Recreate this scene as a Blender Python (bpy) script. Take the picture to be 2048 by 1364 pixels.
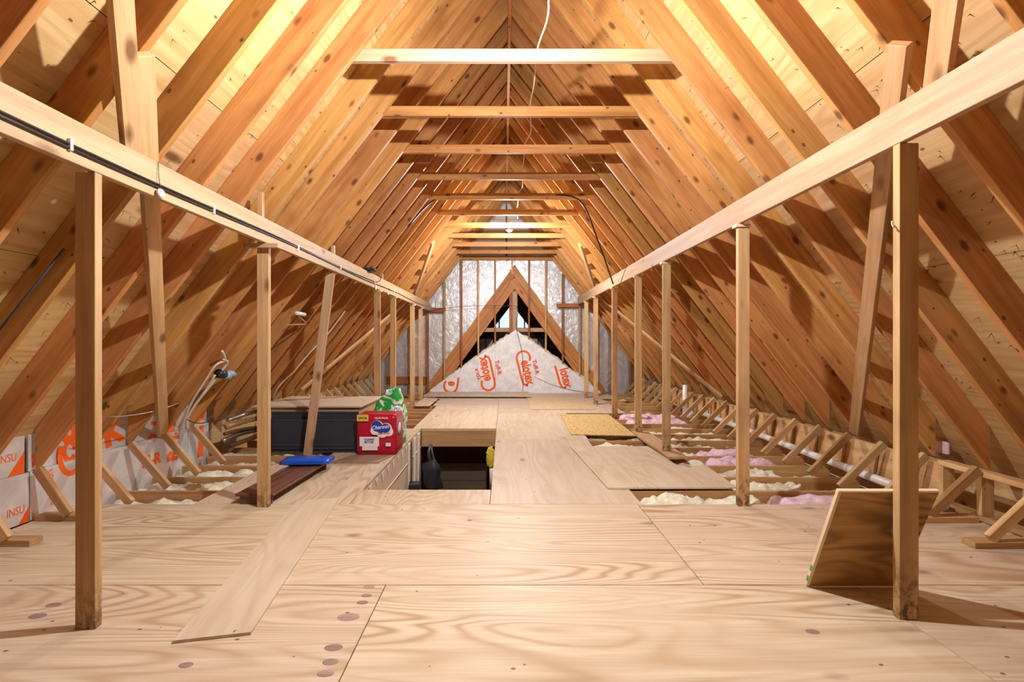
import bpy, bmesh, math, random
from mathutils import Vector, Matrix, noise

random.seed(7)
sc = bpy.context.scene
for o in list(bpy.data.objects):
    bpy.data.objects.remove(o, do_unlink=True)
COL = sc.collection

# ------------------------------------------------------------------ camera
F_PX, VPX, VPY, CAM_H = 937.0, 1008.0, 683.0, 1.26     # pixels of the 2048x1364 frame, metres
cam_d = bpy.data.cameras.new('camera')
cam_d.sensor_width = 36.0
cam_d.lens = F_PX / 2048 * 36
cam_d.shift_x = (1024 - VPX) / 2048
cam_d.shift_y = -(682 - VPY) / 2048
cam_d.clip_start = 0.02
cam = bpy.data.objects.new('camera', cam_d)
cam.location = (0, 0, CAM_H)
cam.rotation_euler = (math.radians(90), 0, 0)
COL.objects.link(cam)
sc.camera = cam

# ------------------------------------------------------------------ world, exposure
w = bpy.data.worlds.new('world'); sc.world = w; w.use_nodes = True
w.node_tree.nodes['Background'].inputs[0].default_value = (0.62, 0.78, 1.0, 1)
w.node_tree.nodes['Background'].inputs[1].default_value = 1.0
sc.view_settings.view_transform = 'Standard'
sc.view_settings.look = 'None'
sc.view_settings.gamma = 1.0
sc.view_settings.use_curve_mapping = False
sc.view_settings.exposure = 0.22
try:
    sc.cycles.max_bounces = 8
    sc.cycles.diffuse_bounces = 6
    sc.cycles.sample_clamp_indirect = 6.0
except Exception:
    pass
BULB_W = {'near': 225.0, 'far': 235.0}
BULB_COL = (1.0, 0.985, 0.955)

# ------------------------------------------------------------------ materials
MATS = {}
def new_mat(name):
    m = bpy.data.materials.new(name); m.use_nodes = True
    MATS[name] = m
    nt = m.node_tree
    return m, nt, nt.nodes['Principled BSDF']

def N(nt, typ, **kw):
    n = nt.nodes.new(typ)
    for k, v in kw.items():
        if k.startswith('i_'):
            n.inputs[int(k[2:])].default_value = v
        else:
            setattr(n, k, v)
    return n
def L(nt, a, b): nt.links.new(a, b)
def mathn(nt, op, a, b=None, c=None):
    n = nt.nodes.new('ShaderNodeMath'); n.operation = op
    for i, x in enumerate((a, b, c)):
        if x is None: continue
        if isinstance(x, (int, float)): n.inputs[i].default_value = x
        else: nt.links.new(x, n.inputs[i])
    return n.outputs[0]
def mixc(nt, f, a, b, blend='MIX'):
    n = nt.nodes.new('ShaderNodeMix'); n.data_type = 'RGBA'; n.blend_type = blend
    for s, x in ((n.inputs[0], f), (n.inputs[6], a), (n.inputs[7], b)):
        if isinstance(x, (int, float)): s.default_value = x
        elif isinstance(x, tuple): s.default_value = (*x, 1) if len(x) == 3 else x
        else: nt.links.new(x, s)
    return n.outputs[2]
def ramp(nt, fac, stops):
    n = nt.nodes.new('ShaderNodeValToRGB')
    el = n.color_ramp.elements
    while len(el) < len(stops): el.new(0.5)
    for e, (p, c) in zip(el, stops):
        e.position = p; e.color = (*c, 1) if len(c) == 3 else c
    nt.links.new(fac, n.inputs[0])
    return n.outputs[0]
def coords(nt, scale):
    tc = N(nt, 'ShaderNodeTexCoord'); oi = N(nt, 'ShaderNodeObjectInfo')
    off = N(nt, 'ShaderNodeVectorMath', operation='SCALE'); off.inputs[0].default_value = (37, 23, 11)
    L(nt, oi.outputs['Random'], off.inputs['Scale'])
    add = N(nt, 'ShaderNodeVectorMath', operation='ADD')
    L(nt, tc.outputs['Object'], add.inputs[0]); L(nt, off.outputs[0], add.inputs[1])
    return add.outputs[0], oi.outputs['Random']
def scaled(nt, v, s):
    n = N(nt, 'ShaderNodeVectorMath', operation='MULTIPLY'); n.inputs[1].default_value = s
    L(nt, v, n.inputs[0]); return n.outputs[0]
def noisef(nt, v, s, detail=3, rough=.55, dist=0.0):
    n = N(nt, 'ShaderNodeTexNoise')
    L(nt, scaled(nt, v, s), n.inputs['Vector'])
    n.inputs['Scale'].default_value = 1; n.inputs['Detail'].default_value = detail
    n.inputs['Roughness'].default_value = rough; n.inputs['Distortion'].default_value = dist
    return n.outputs[0]

def wood(name, light, dark, knot=(.16, .06, .025), stain=(.30, .14, .06), stain_amt=.35, rings=0.0,
         ring_scale=(.5, 4.0, 4.0), ring_n=16, knot_scale=(2.6, 6, 6), knot_gate=.62, knot_size=.15, rough=.55, var=.16, nails=0.0, grain=1.0, ring_pow=2.2, foot=False):
    m, nt, b = new_mat(name)
    v, rnd = coords(nt, 1)
    g = noisef(nt, v, (.9, 16, 16), 3, .6, .4)
    col = mixc(nt, grain, light, ramp(nt, g, [(.34, dark), (.60, light)]))
    if rings:
        r = noisef(nt, v, ring_scale, 1.5, .45, .35)
        s = mathn(nt, 'SINE', mathn(nt, 'MULTIPLY', r, ring_n * 6.283))
        s = mathn(nt, 'MULTIPLY_ADD', s, .5, .5)
        s = mathn(nt, 'POWER', s, ring_pow)
        patch = noisef(nt, v, (.9, 1.6, 1.6), 1)
        amt = mathn(nt, 'MULTIPLY', s, mathn(nt, 'MULTIPLY', ramp(nt, patch, [(.35, (.25,)*3), (.65, (1,)*3)]), rings))
        col = mixc(nt, amt, col, dark)
    fine = noisef(nt, v, (4, 130, 130), 1, .6)
    col = mixc(nt, ramp(nt, fine, [(.45, (0,)*3), (.72, (.5 * max(grain, .5),)*3)]), col, dark)
    st = ramp(nt, noisef(nt, v, (1.1, 2.6, 2.6), 3, .62), [(.55, (0,)*3), (.78, (1,)*3)])
    col = mixc(nt, mathn(nt, 'MULTIPLY', st, stain_amt), col, stain)
    vo = N(nt, 'ShaderNodeTexVoronoi', feature='F1')
    L(nt, scaled(nt, v, knot_scale), vo.inputs['Vector']); vo.inputs['Scale'].default_value = 1
    sep = N(nt, 'ShaderNodeSeparateColor'); L(nt, vo.outputs['Color'], sep.inputs[0])
    gate = mathn(nt, 'GREATER_THAN', sep.outputs[0], knot_gate)
    kd = ramp(nt, mathn(nt, 'ADD', vo.outputs['Distance'], mathn(nt, 'MULTIPLY', mathn(nt, 'SUBTRACT', g, .5), .12)),
              [(knot_size * .7, (1,)*3), (knot_size, (.6,)*3), (knot_size * 1.45, (0,)*3)])
    col = mixc(nt, mathn(nt, 'MULTIPLY', mathn(nt, 'MULTIPLY', kd, gate), .85), col, knot)
    if nails:
        vn = N(nt, 'ShaderNodeTexVoronoi', feature='F1')
        L(nt, scaled(nt, v, (5.5, 9, 9)), vn.inputs['Vector']); vn.inputs['Scale'].default_value = 1
        nd = mathn(nt, 'LESS_THAN', vn.outputs['Distance'], nails)
        col = mixc(nt, mathn(nt, 'MULTIPLY', nd, .8), col, (.07, .035, .02))
    if foot:
        tc2 = N(nt, 'ShaderNodeTexCoord'); sx = N(nt, 'ShaderNodeSeparateXYZ'); L(nt, tc2.outputs['Object'], sx.inputs[0])
        low = N(nt, 'ShaderNodeMapRange'); low.inputs[1].default_value = -.78; low.inputs[2].default_value = -1.02
        low.inputs[3].default_value = 0; low.inputs[4].default_value = 1
        L(nt, sx.outputs[0], low.inputs[0])
        dn = ramp(nt, noisef(nt, v, (16, 26, 26), 4, .7), [(.46, (0,)*3), (.58, (.9,)*3)])
        col = mixc(nt, mathn(nt, 'MULTIPLY', low.outputs[0], dn), col, (.10, .045, .02))
    hsv = N(nt, 'ShaderNodeHueSaturation')
    L(nt, col, hsv.inputs['Color'])
    L(nt, mathn(nt, 'MULTIPLY_ADD', rnd, var * 2, 1 - var), hsv.inputs['Value'])
    r2 = mathn(nt, 'FRACT', mathn(nt, 'MULTIPLY', rnd, 17.3))
    L(nt, mathn(nt, 'MULTIPLY_ADD', r2, .016, .492), hsv.inputs['Hue'])
    L(nt, hsv.outputs[0], b.inputs['Base Color'])
    b.inputs['Roughness'].default_value = rough
    b.inputs['Specular IOR Level'].default_value = .28
    return m

REDW = wood('reddish_lumber', (.52, .25, .085), (.36, .15, .045), stain=(.22, .07, .02), stain_amt=.5, knot_gate=.5)
RAFTER = wood('rafter_wood', (.60, .305, .105), (.37, .155, .042), knot=(.11, .035, .012), stain=(.22, .07, .018), stain_amt=.7, var=.17, knot_gate=.42, knot_scale=(4.2, 8, 8), knot_size=.15, grain=.8, nails=.085)
LUMBER = wood('pine_lumber', (.55, .375, .24), (.42, .26, .15), stain=(.38, .20, .10), stain_amt=.35, grain=.8)
POSTW = wood('post_lumber', (.62, .41, .215), (.45, .255, .11), stain=(.15, .055, .02), stain_amt=.5, knot_gate=.5, grain=.8, nails=.04)
FOOTW = wood('post_lumber_dirty_foot', (.62, .41, .215), (.45, .255, .11), stain=(.15, .055, .02), stain_amt=.5, knot_gate=.5, grain=.8, nails=.04, foot=True)
OLDW = wood('aged_red_lumber', (.40, .15, .055), (.25, .08, .03), stain_amt=.5)
JOIST = wood('joist_lumber', (.55, .34, .16), (.39, .21, .085), stain_amt=.35)
PLY = wood('floor_plywood', (.63, .53, .405), (.40, .27, .155), rings=.95, ring_scale=(.36, 2.5, 2.5), ring_n=25, knot=(.27, .17, .15), stain=(.58, .42, .32),
           stain_amt=.4, knot_scale=(2.0, 4.2, 4.2), knot_gate=.86, knot_size=.12, rough=.5, var=.04, nails=.055, grain=.4, ring_pow=2.2)
PLYL = wood('loose_plywood', (.62, .52, .41), (.45, .33, .23), rings=.6, ring_n=11, ring_scale=(.5, 2.6, 2.6), knot=(.30, .19, .15), stain=(.50, .36, .27),
            stain_amt=.4, knot_gate=.78, knot_size=.13, knot_scale=(2.2, 4.5, 4.5), rough=.5, var=.07, nails=.05, grain=.35, ring_pow=2.6)
SHEATH = wood('roof_plywood', (.62, .43, .215), (.42, .24, .085), rings=.6, ring_n=14, ring_scale=(.5, 3, 3), knot=(.12, .045, .02), stain=(.42, .22, .085),
              stain_amt=.35, knot_gate=.62, knot_size=.14, knot_scale=(1.8, 5, 5), rough=.6, var=.08, nails=.07, grain=.5)
PANELW = wood('shaded_plywood', (.50, .28, .105), (.20, .085, .022), rings=1.0, ring_n=13, ring_scale=(1.0, 3.4, 3.4),
              knot_gate=.97, stain_amt=.1, rough=.5, var=.02, grain=.4, ring_pow=1.6)  # dark brown carries the shade on the underside of the leaning panel
EDGEW = wood('pale_edge_wood', (.80, .68, .49), (.66, .50, .31), stain_amt=.1, knot_gate=.95)
BROWN = wood('brown_shelf_wood', (.20, .10, .06), (.11, .05, .03), knot_gate=.97, stain_amt=.15, rough=.42)

def osb(name='osb', c0=(.47, .29, .10), c1=(.60, .42, .17), c2=(.70, .53, .27)):
    m, nt, b = new_mat(name)
    v, rnd = coords(nt, 1)
    vo = N(nt, 'ShaderNodeTexVoronoi', feature='F1'); L(nt, scaled(nt, v, (26, 55, 30)), vo.inputs['Vector']); vo.inputs['Scale'].default_value = 1
    sep = N(nt, 'ShaderNodeSeparateColor'); L(nt, vo.outputs['Color'], sep.inputs[0])
    col = ramp(nt, sep.outputs[0], [(0, c0), (.5, c1), (1, c2)])
    L(nt, col, b.inputs['Base Color']); b.inputs['Roughness'].default_value = .6
    return m
OSB = osb(); OSBP = osb('pale_osb', (.52, .38, .22), (.60, .46, .29), (.68, .54, .38))

def plain(name, col, rough=.5, metal=0.0, emit=None, es=0, spec=.5, vary=0.0):
    m, nt, b = new_mat(name)
    b.inputs['Base Color'].default_value = (*col, 1)
    b.inputs['Roughness'].default_value = rough
    b.inputs['Metallic'].default_value = metal
    b.inputs['Specular IOR Level'].default_value = spec
    tc = N(nt, 'ShaderNodeTexCoord')
    n = N(nt, 'ShaderNodeTexNoise'); n.inputs['Scale'].default_value = 12; n.inputs['Detail'].default_value = 3
    L(nt, tc.outputs['Object'], n.inputs['Vector'])
    k = max(vary, .06)
    L(nt, mixc(nt, n.outputs[0], tuple(max(0, c * (1 - k)) for c in col), tuple(min(1, c * (1 + k)) for c in col)), b.inputs['Base Color'])
    if emit:
        b.inputs['Emission Color'].default_value = (*emit, 1)
        b.inputs['Emission Strength'].default_value = es
    return m

def foil(name, base, metal, rough, wr=7.0, bstr=.5, tint=None):
    m, nt, b = new_mat(name)
    tc = N(nt, 'ShaderNodeTexCoord')
    n1 = noisef(nt, tc.outputs['Object'], (wr, wr, wr), 5, .65, 1.2)
    n2 = noisef(nt, tc.outputs['Object'], (1.3, 1.3, 1.3), 3, .5, .4)
    c = ramp(nt, n1, [(.35, tuple(x * .8 for x in base)), (.62, base), (.75, tuple(min(1, x * 1.15) for x in base))])
    if tint: c = mixc(nt, ramp(nt, n2, [(.45, (0,)*3), (.7, (.6,)*3)]), c, tint)
    L(nt, c, b.inputs['Base Color'])
    b.inputs['Metallic'].default_value = metal; b.inputs['Roughness'].default_value = rough
    bp = N(nt, 'ShaderNodeBump'); bp.inputs['Strength'].default_value = bstr; bp.inputs['Distance'].default_value = .02
    L(nt, n1, bp.inputs['Height']); L(nt, bp.outputs[0], b.inputs['Normal'])
    return m
FOIL = foil('foil_sheet', (.68, .70, .74), .5, .36, 6, .9)
FOILB = foil('foil_faced_board', (.88, .87, .89), .4, .26, 4, .22, tint=(.74, .68, .70))
FOAM = foil('foam_board_face', (.89, .92, .985), 0, .4, 5, .35)
ORANGE = plain('orange_print', (.86, .13, .015), .5)
REDP = plain('red_print', (.70, .05, .03), .5)
PALEW = plain('white_paint', (.86, .85, .83), .5)
WHITEP = plain('white_plastic', (.82, .81, .80), .35)
BLACKC = plain('black_cable', (.018, .017, .02), .4)
WCABLE = plain('white_cable', (.72, .68, .62), .4)
WSTRING = plain('cream_cable', (.75, .62, .48), .5)
METAL = plain('galvanised_metal', (.55, .55, .56), .35, .9)
DARKM = plain('dark_nail_metal', (.06, .04, .03), .5, .5)
NAVY = plain('navy_fabric', (.025, .030, .045), .75, vary=.3)
NAVYF = plain('navy_frame', (.035, .042, .06), .45)
BLUEB = plain('blue_plastic', (.008, .09, .55), .28)
RED = plain('red_wrap', (.46, .004, .032), .28, vary=.12)
LBLUE = plain('logo_blue', (.012, .05, .42), .35)
YELLOWL = plain('gold_label', (.72, .50, .10), .45)
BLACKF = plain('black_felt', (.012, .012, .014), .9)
DUSTY = plain('dusty_yellow', (.72, .60, .06), .8, vary=.25)
BAGM = plain('black_nylon', (.014, .016, .028), .5, vary=.3)
DRYW = plain('drywall_paper', (.66, .54, .42), .8, vary=.12)
CABW = plain('cabinet_white', (.78, .83, .85), .45)
BRNW = plain('brown_wall', (.20, .085, .035), .7, vary=.1)
GREEN = plain('green_sticker', (.02, .42, .12), .5)
GLASSW = plain('daylight_pane', (.6, .75, .9), .3, emit=(.75, .88, 1.0), es=.9)
PORC = plain('porcelain', (.78, .77, .74), .25)

def bulb_mat(p, r, name):
    m, nt, b = new_mat(name)
    b.inputs['Base Color'].default_value = (.9, .9, .9, 1)
    b.inputs['Emission Color'].default_value = (*BULB_COL, 1)
    b.inputs['Emission Strength'].default_value = p / (2.6 * math.pi ** 2 * r * r)
    return m

def fluffm(name, light, dark, stain):
    m, nt, b = new_mat(name)
    v, rnd = coords(nt, 1)
    n = noisef(nt, v, (26, 26, 26), 5, .7, .8)
    c = ramp(nt, n, [(.3, dark), (.6, light)])
    s = ramp(nt, noisef(nt, v, (5, 5, 5), 3), [(.58, (0,)*3), (.72, (.55,)*3)])
    c = mixc(nt, s, c, stain)
    L(nt, c, b.inputs['Base Color']); b.inputs['Roughness'].default_value = .95
    b.inputs['Specular IOR Level'].default_value = .1
    bp = N(nt, 'ShaderNodeBump'); bp.inputs['Strength'].default_value = .7; bp.inputs['Distance'].default_value = .02
    L(nt, n, bp.inputs['Height']); L(nt, bp.outputs[0], b.inputs['Normal'])
    return m
YFLUFF = fluffm('cream_glass_wool', (.88, .87, .74), (.62, .60, .46), (.58, .52, .24))
PFLUFF = fluffm('pink_glass_wool', (.84, .64, .76), (.66, .42, .58), (.82, .74, .80))

def bagmat():
    m, nt, b = new_mat('green_printed_film')
    tc = N(nt, 'ShaderNodeTexCoord')
    n = noisef(nt, tc.outputs['Object'], (5, 5, 6), 2, .5, 1.0)
    c = ramp(nt, n, [(.40, (.80, .84, .84)), (.44, (.06, .34, .62)), (.47, (.78, .84, .82)), (.51, (.80, .85, .82)), (.53, (.015, .36, .06)), (.64, (.02, .42, .05)), (.67, (.80, .84, .80))])
    nt.nodes[-1].color_ramp.interpolation = 'LINEAR'
    L(nt, c, b.inputs['Base Color']); b.inputs['Roughness'].default_value = .25
    return m
GBAG = bagmat()

# ------------------------------------------------------------------ helpers
def link(o, parent=None, ploc=None):
    COL.objects.link(o)
    if parent is not None:
        o.parent = parent
        o.matrix_parent_inverse = parent.matrix_basis.inverted()
    return o
def tag(o, label, cat, group=None):
    o['label'] = label; o['category'] = cat
    if group: o['group'] = group
    return o
def empty(name, loc=(0, 0, 0), label=None, cat=None, group=None, kind=None):
    o = bpy.data.objects.new(name, None); COL.objects.link(o); o.location = loc
    o.empty_display_size = .1
    if label: tag(o, label, cat, group)
    if kind: o['kind'] = kind
    return o
def from_bm(name, bm, mat, parent=None, smooth=False):
    bmesh.ops.recalc_face_normals(bm, faces=bm.faces)
    me = bpy.data.meshes.new(name); bm.to_mesh(me); bm.free()
    for mm in (mat if isinstance(mat, (list, tuple)) else [mat]): me.materials.append(mm)
    if smooth:
        for p in me.polygons: p.use_smooth = True
    return link(bpy.data.objects.new(name, me), parent)
def pyd(name, vs, fs, mat, parent=None, smooth=False):
    bm = bmesh.new()
    bv = [bm.verts.new(v) for v in vs]
    for f in fs: bm.faces.new([bv[i] for i in f])
    return from_bm(name, bm, mat, parent, smooth)

BOXC = {}
def box_mesh(l, w_, t, mat, bev=.0025):
    key = (round(l, 4), round(w_, 4), round(t, 4), mat.name, bev)
    if key not in BOXC:
        bm = bmesh.new(); bmesh.ops.create_cube(bm, size=1)
        for v in bm.verts: v.co = Vector((v.co.x * l, v.co.y * w_, v.co.z * t))
        if bev: bmesh.ops.bevel(bm, geom=bm.edges[:], offset=min(bev, t * .3), segments=1, affect='EDGES')
        me = bpy.data.meshes.new('board'); bm.to_mesh(me); bm.free(); me.materials.append(mat)
        BOXC[key] = me
    return BOXC[key]
def board(name, p0, p1, w_, t, wdir, mat, parent=None, bev=.0025):
    """box along p0->p1; w_ is the size along wdir, t the other."""
    p0, p1 = Vector(p0), Vector(p1)
    x = (p1 - p0); ln = x.length; x.normalize()
    y = Vector(wdir); y = (y - x * y.dot(x)).normalized(); z = x.cross(y)
    M = Matrix((x, y, z)).transposed().to_4x4(); M.translation = (p0 + p1) / 2
    o = bpy.data.objects.new(name, box_mesh(ln, w_, t, mat, bev))
    link(o, parent); o.matrix_basis = M
    return o
def slab(name, x0, x1, y0, y1, z0, z1, mat, parent=None, along='X', bev=.002):
    c = Vector(((x0 + x1) / 2, (y0 + y1) / 2, (z0 + z1) / 2))
    if along == 'X':
        return board(name, (x0, c.y, c.z), (x1, c.y, c.z), y1 - y0, z1 - z0, (0, 1, 0), mat, parent, bev)
    if along == 'Y':
        return board(name, (c.x, y0, c.z), (c.x, y1, c.z), x1 - x0, z1 - z0, (1, 0, 0), mat, parent, bev)
    return board(name, (c.x, c.y, z0), (c.x, c.y, z1), x1 - x0, y1 - y0, (1, 0, 0), mat, parent, bev)
def tube(name, pts, r, mat, parent=None, seg=8, smooth_path=True):
    pts = [Vector(p) for p in pts]
    if smooth_path and len(pts) > 2:
        q = []
        for i in range(len(pts) - 1):
            a, b_, c, d = pts[max(i-1, 0)], pts[i], pts[i+1], pts[min(i+2, len(pts)-1)]
            for k in range(5):
                t = k / 5
                q.append(.5 * ((2*b_) + (c-a)*t + (2*a-5*b_+4*c-d)*t*t + (3*b_-a-3*c+d)*t**3))
        q.append(pts[-1]); pts = q
    bm = bmesh.new(); rings = []; up = Vector((.13, .27, .95)).normalized()
    for i, p in enumerate(pts):
        d = (pts[min(i+1, len(pts)-1)] - pts[max(i-1, 0)]).normalized()
        a = d.cross(up)
        if a.length < .1: a = d.cross(Vector((1, 0, 0)))
        a.normalize(); b_ = d.cross(a)
        rings.append([bm.verts.new(p + a * math.cos(2*math.pi*k/seg) * r + b_ * math.sin(2*math.pi*k/seg) * r) for k in range(seg)])
    for i in range(len(rings) - 1):
        for k in range(seg):
            bm.faces.new((rings[i][k], rings[i][(k+1) % seg], rings[i+1][(k+1) % seg], rings[i+1][k]))
    bm.faces.new(rings[0]); bm.faces.new(rings[-1])
    return from_bm(name, bm, mat, parent, True)
def lathe(name, prof, loc, mat, parent=None, seg=20, axis='Z'):
    bm = bmesh.new(); rings = []
    for r, z in prof:
        ring = []
        for k in range(seg):
            a = 2 * math.pi * k / seg
            v = Vector((r * math.cos(a), r * math.sin(a), z))
            if axis == 'X': v = Vector((v.z, v.x, v.y))
            if axis == 'Y': v = Vector((v.x, v.z, v.y))
            ring.append(bm.verts.new(v + Vector(loc)))
        rings.append(ring)
    for i in range(len(rings) - 1):
        for k in range(seg):
            bm.faces.new((rings[i][k], rings[i][(k+1) % seg], rings[i+1][(k+1) % seg], rings[i+1][k]))
    bm.faces.new(rings[0]); bm.faces.new(rings[-1])
    return from_bm(name, bm, mat, parent, True)
def text(name, s, size, M, mat, parent=None, depth=.0012, shear=0.0, bold=0.0, sx=1.0):
    cu = bpy.data.curves.new(name, 'FONT'); cu.body = s; cu.size = size
    cu.align_x = 'CENTER'; cu.align_y = 'CENTER'; cu.shear = shear; cu.offset = bold; cu.extrude = depth / 2
    cu.resolution_u = 4
    t = bpy.data.objects.new(name, cu); COL.objects.link(t)
    dg = bpy.context.evaluated_depsgraph_get()
    me = bpy.data.meshes.new_from_object(t.evaluated_get(dg))
    bpy.data.objects.remove(t); bpy.data.curves.remove(cu)
    me.transform(Matrix.Diagonal((sx, 1, 1, 1)))
    me.materials.clear(); me.materials.append(mat)
    o = link(bpy.data.objects.new(name, me), parent); o.matrix_basis = M
    return o
def frame(origin, x, y):
    x = Vector(x).normalized(); y = Vector(y); y = (y - x * y.dot(x)).normalized(); z = x.cross(y)
    M = Matrix((x, y, z)).transposed().to_4x4(); M.translation = Vector(origin); return M
def strip(name, pts, wid, M, mat, parent=None, depth=.0012):
    """flat ribbon through 2D pts, in the local XY plane of M."""
    bm = bmesh.new(); rows = []
    pts = [Vector((p[0], p[1])) for p in pts]
    for i, p in enumerate(pts):
        d = (pts[min(i+1, len(pts)-1)] - pts[max(i-1, 0)]).normalized(); n = Vector((-d.y, d.x)) * wid / 2
        rows.append([bm.verts.new((p.x + s * n.x, p.y + s * n.y, z)) for s, z in ((1, depth/2), (-1, depth/2), (-1, -depth/2), (1, -depth/2))])
    for i in range(len(rows) - 1):
        for k in range(4):
            bm.faces.new((rows[i][k], rows[i][(k+1) % 4], rows[i+1][(k+1) % 4], rows[i+1][k]))
    bm.faces.new(rows[0]); bm.faces.new(rows[-1])
    o = from_bm(name, bm, mat, parent); o.matrix_basis = M
    return o
def prism(name, poly, M, depth, mat, parent=None, bev=0):
    bm = bmesh.new()
    a = [bm.verts.new((p[0], p[1], 0)) for p in poly]; b_ = [bm.verts.new((p[0], p[1], depth)) for p in poly]
    bm.faces.new(a); bm.faces.new(b_)
    for i in range(len(poly)):
        j = (i + 1) % len(poly); bm.faces.new((a[i], a[j], b_[j], b_[i]))
    o = from_bm(name, bm, mat, parent); o.matrix_basis = M
    return o

# ------------------------------------------------------------------ roof geometry
CX = .06                      # ridge line x
A = math.atan(1.3); CA, SA = math.cos(A), math.sin(A)
W_T, H_T = 1.125, 2.0 + CAM_H   # half width of the underside of the rafters at collar-tie height
def zin(wd): return H_T + (W_T - wd) * 1.3            # z of rafter underside at half width wd
D = .184; T = .038
W_FOOT = 3.36
Z_FOOT = zin(W_FOOT)
RY0, RS = 2.08, .4065
K0, K1 = -14, 23
def ry(k): return RY0 + RS * k
Y_BACK, Y_FRONT = 11.62, -3.85

ceiling = empty('ceiling', kind='structure')
run = W_FOOT - .019
LEN = run / CA
rmeshes = []
for j in range(2):
    bm = bmesh.new()
    poly = [(0, 0), (LEN, 0), (LEN + D * math.tan(A), D), (D * math.tan(A), D)]
    a = [bm.verts.new((u, -T/2, v)) for u, v in poly]; b_ = [bm.verts.new((u, T/2, v)) for u, v in poly]
    bm.faces.new(a); bm.faces.new(b_)
    for i in range(4): bm.faces.new((a[i], a[(i+1) % 4], b_[(i+1) % 4], b_[i]))
    bmesh.ops.recalc_face_normals(bm, faces=bm.faces)
    bmesh.ops.bevel(bm, geom=bm.edges[:], offset=.002, segments=1, affect='EDGES')
    me = bpy.data.meshes.new('rafter'); bm.to_mesh(me); bm.free(); me.materials.append(RAFTER); rmeshes.append(me)
for k in range(K0, K1 + 1):
    for s in (-1, 1):
        o = bpy.data.objects.new('rafter', rmeshes[0]); link(o, ceiling)
        x = Vector((-s * CA, 0, SA)); z = Vector((s * SA, 0, CA)); y = z.cross(x)
        M = Matrix((x, y, z)).transposed().to_4x4()
        M.translation = (CX + s * W_FOOT, ry(k) + T/2 + random.uniform(-.006, .006), Z_FOOT + random.uniform(-.004, .004))
        o.matrix_basis = M
# ridge board
board('ridge_board', (CX, Y_FRONT, zin(0) + .02), (CX, Y_BACK, zin(0) + .02), .24, .036, (0, 0, 1), RAFTER, ceiling)
# collar ties on the far face of every second rafter pair
for k in range(-13, K1 + 1, 2):
    yt = ry(k) + T + T/2 + .003
    o = board('collar_tie', (CX - W_T - .10, yt, H_T + .0445), (CX + W_T + .10, yt, H_T + .0445), .089, T,
              (0, 0, 1), RAFTER if k != 3 else LUMBER, ceiling)
# roof sheathing sheets
PW, PL, PT = 1.2192, 2.4384, .0127
zo = D / CA
eave_w = W_FOOT + .30
slope_len = (eave_w) / CA
rowi = 0; s0 = 0.0
ROWS = [.61, 1.219, 1.219, 1.219, 1.219, 1.0]
for rl in ROWS:
    s1 = min(s0 + rl, slope_len)
    y0 = Y_FRONT - (0 if rowi % 2 else 1.2192) + .35
    while y0 < Y_BACK:
        y1 = y0 + PL
        ya, yb = max(y0, Y_FRONT), min(y1, Y_BACK + .05)
        if yb - ya > .05:
            for s in (-1, 1):
                def P(sl, yy):
                    wd = eave_w - sl * CA
                    return Vector((CX + s * (wd), yy, zin(wd) + zo)) + Vector((s * SA, 0, CA)) * (PT / 2)
                sm = (s0 + s1) / 2
                o = board('roof_sheet', P(sm, ya + .0015), P(sm, yb - .0015), s1 - s0 - .004, PT, Vector((-s * CA, 0, SA)), SHEATH, ceiling, 0)
        y0 = y1
    s0 = s1; rowi += 1

for s in (-1, 1):
    pts = []
    for wd, yy in ((eave_w, Y_FRONT - .05), (eave_w, Y_BACK + .1), (-.002, Y_BACK + .1), (-.002, Y_FRONT - .05)):
        pts.append(Vector((CX + s * wd, yy, zin(wd) + zo)) + Vector((s * SA, 0, CA)) * (PT + .004))
    pyd('roof_felt', pts, [(0, 1, 2, 3)], BLACKF, ceiling)
# diagonal wind braces under the rafters: (left/right, (y,H) ends)
def under(s, H, y, off=.022):
    wd = W_T + (2.0 - H) / 1.3
    return Vector((CX + s * wd, y, H + CAM_H)) - Vector((s * SA, 0, CA)) * off
nrm = lambda s: Vector((s * SA, 0, CA))
def wbrace(s, a, b_, mat=POSTW):
    p0, p1 = under(s, a[1], a[0]), under(s, b_[1], b_[0])
    x = (p1 - p0).normalized(); wd = x.cross(nrm(s))
    board('wind_brace', p0, p1, .089, T, wd, mat, ceiling)
wbrace(-1, (4.46, -.86), (2.07, 1.285))
wbrace(-1, (2.36, .93), (.95, 2.2))
wbrace(1, (4.50, -.86), (2.02, 1.30))
wbrace(1, (2.12, 1.0), (.95, 2.1), POSTW)
wbrace(-1, (7.3, -.75), (9.4, .8)); wbrace(1, (7.2, -.85), (9.6, .85))
wbrace(-1, (9.6, 1.0), (8.2, 1.75)); wbrace(1, (9.8, 1.0), (8.4, 1.75))

# shingle nail points through the sheathing
bm = bmesh.new()
for i in range(2600):
    s = random.choice((-1, 1)); yy = random.uniform(.6, 6.5); wd = random.uniform(.3, 3.3)
    if (yy - RY0) % RS < .05: continue
    base = Vector((CX + s * wd, yy, zin(wd) + zo + .002)); n = -nrm(s)
    tip = base + (n + Vector((random.uniform(-.5, .5), random.uniform(-.5, .5), random.uniform(-.5, .5)))).normalized() * random.uniform(.02, .045)
    r = .0034; a = [bm.verts.new(base + Vector(d) * r) for d in ((1, 0, 0), (-.5, .9, 0), (-.5, -.9, .3))]; t = bm.verts.new(tip)
    for q in range(3): bm.faces.new((a[q], a[(q+1) % 3], t))
o = from_bm('nail_points', bm, DARKM, ceiling); o['kind'] = 'stuff'

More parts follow.
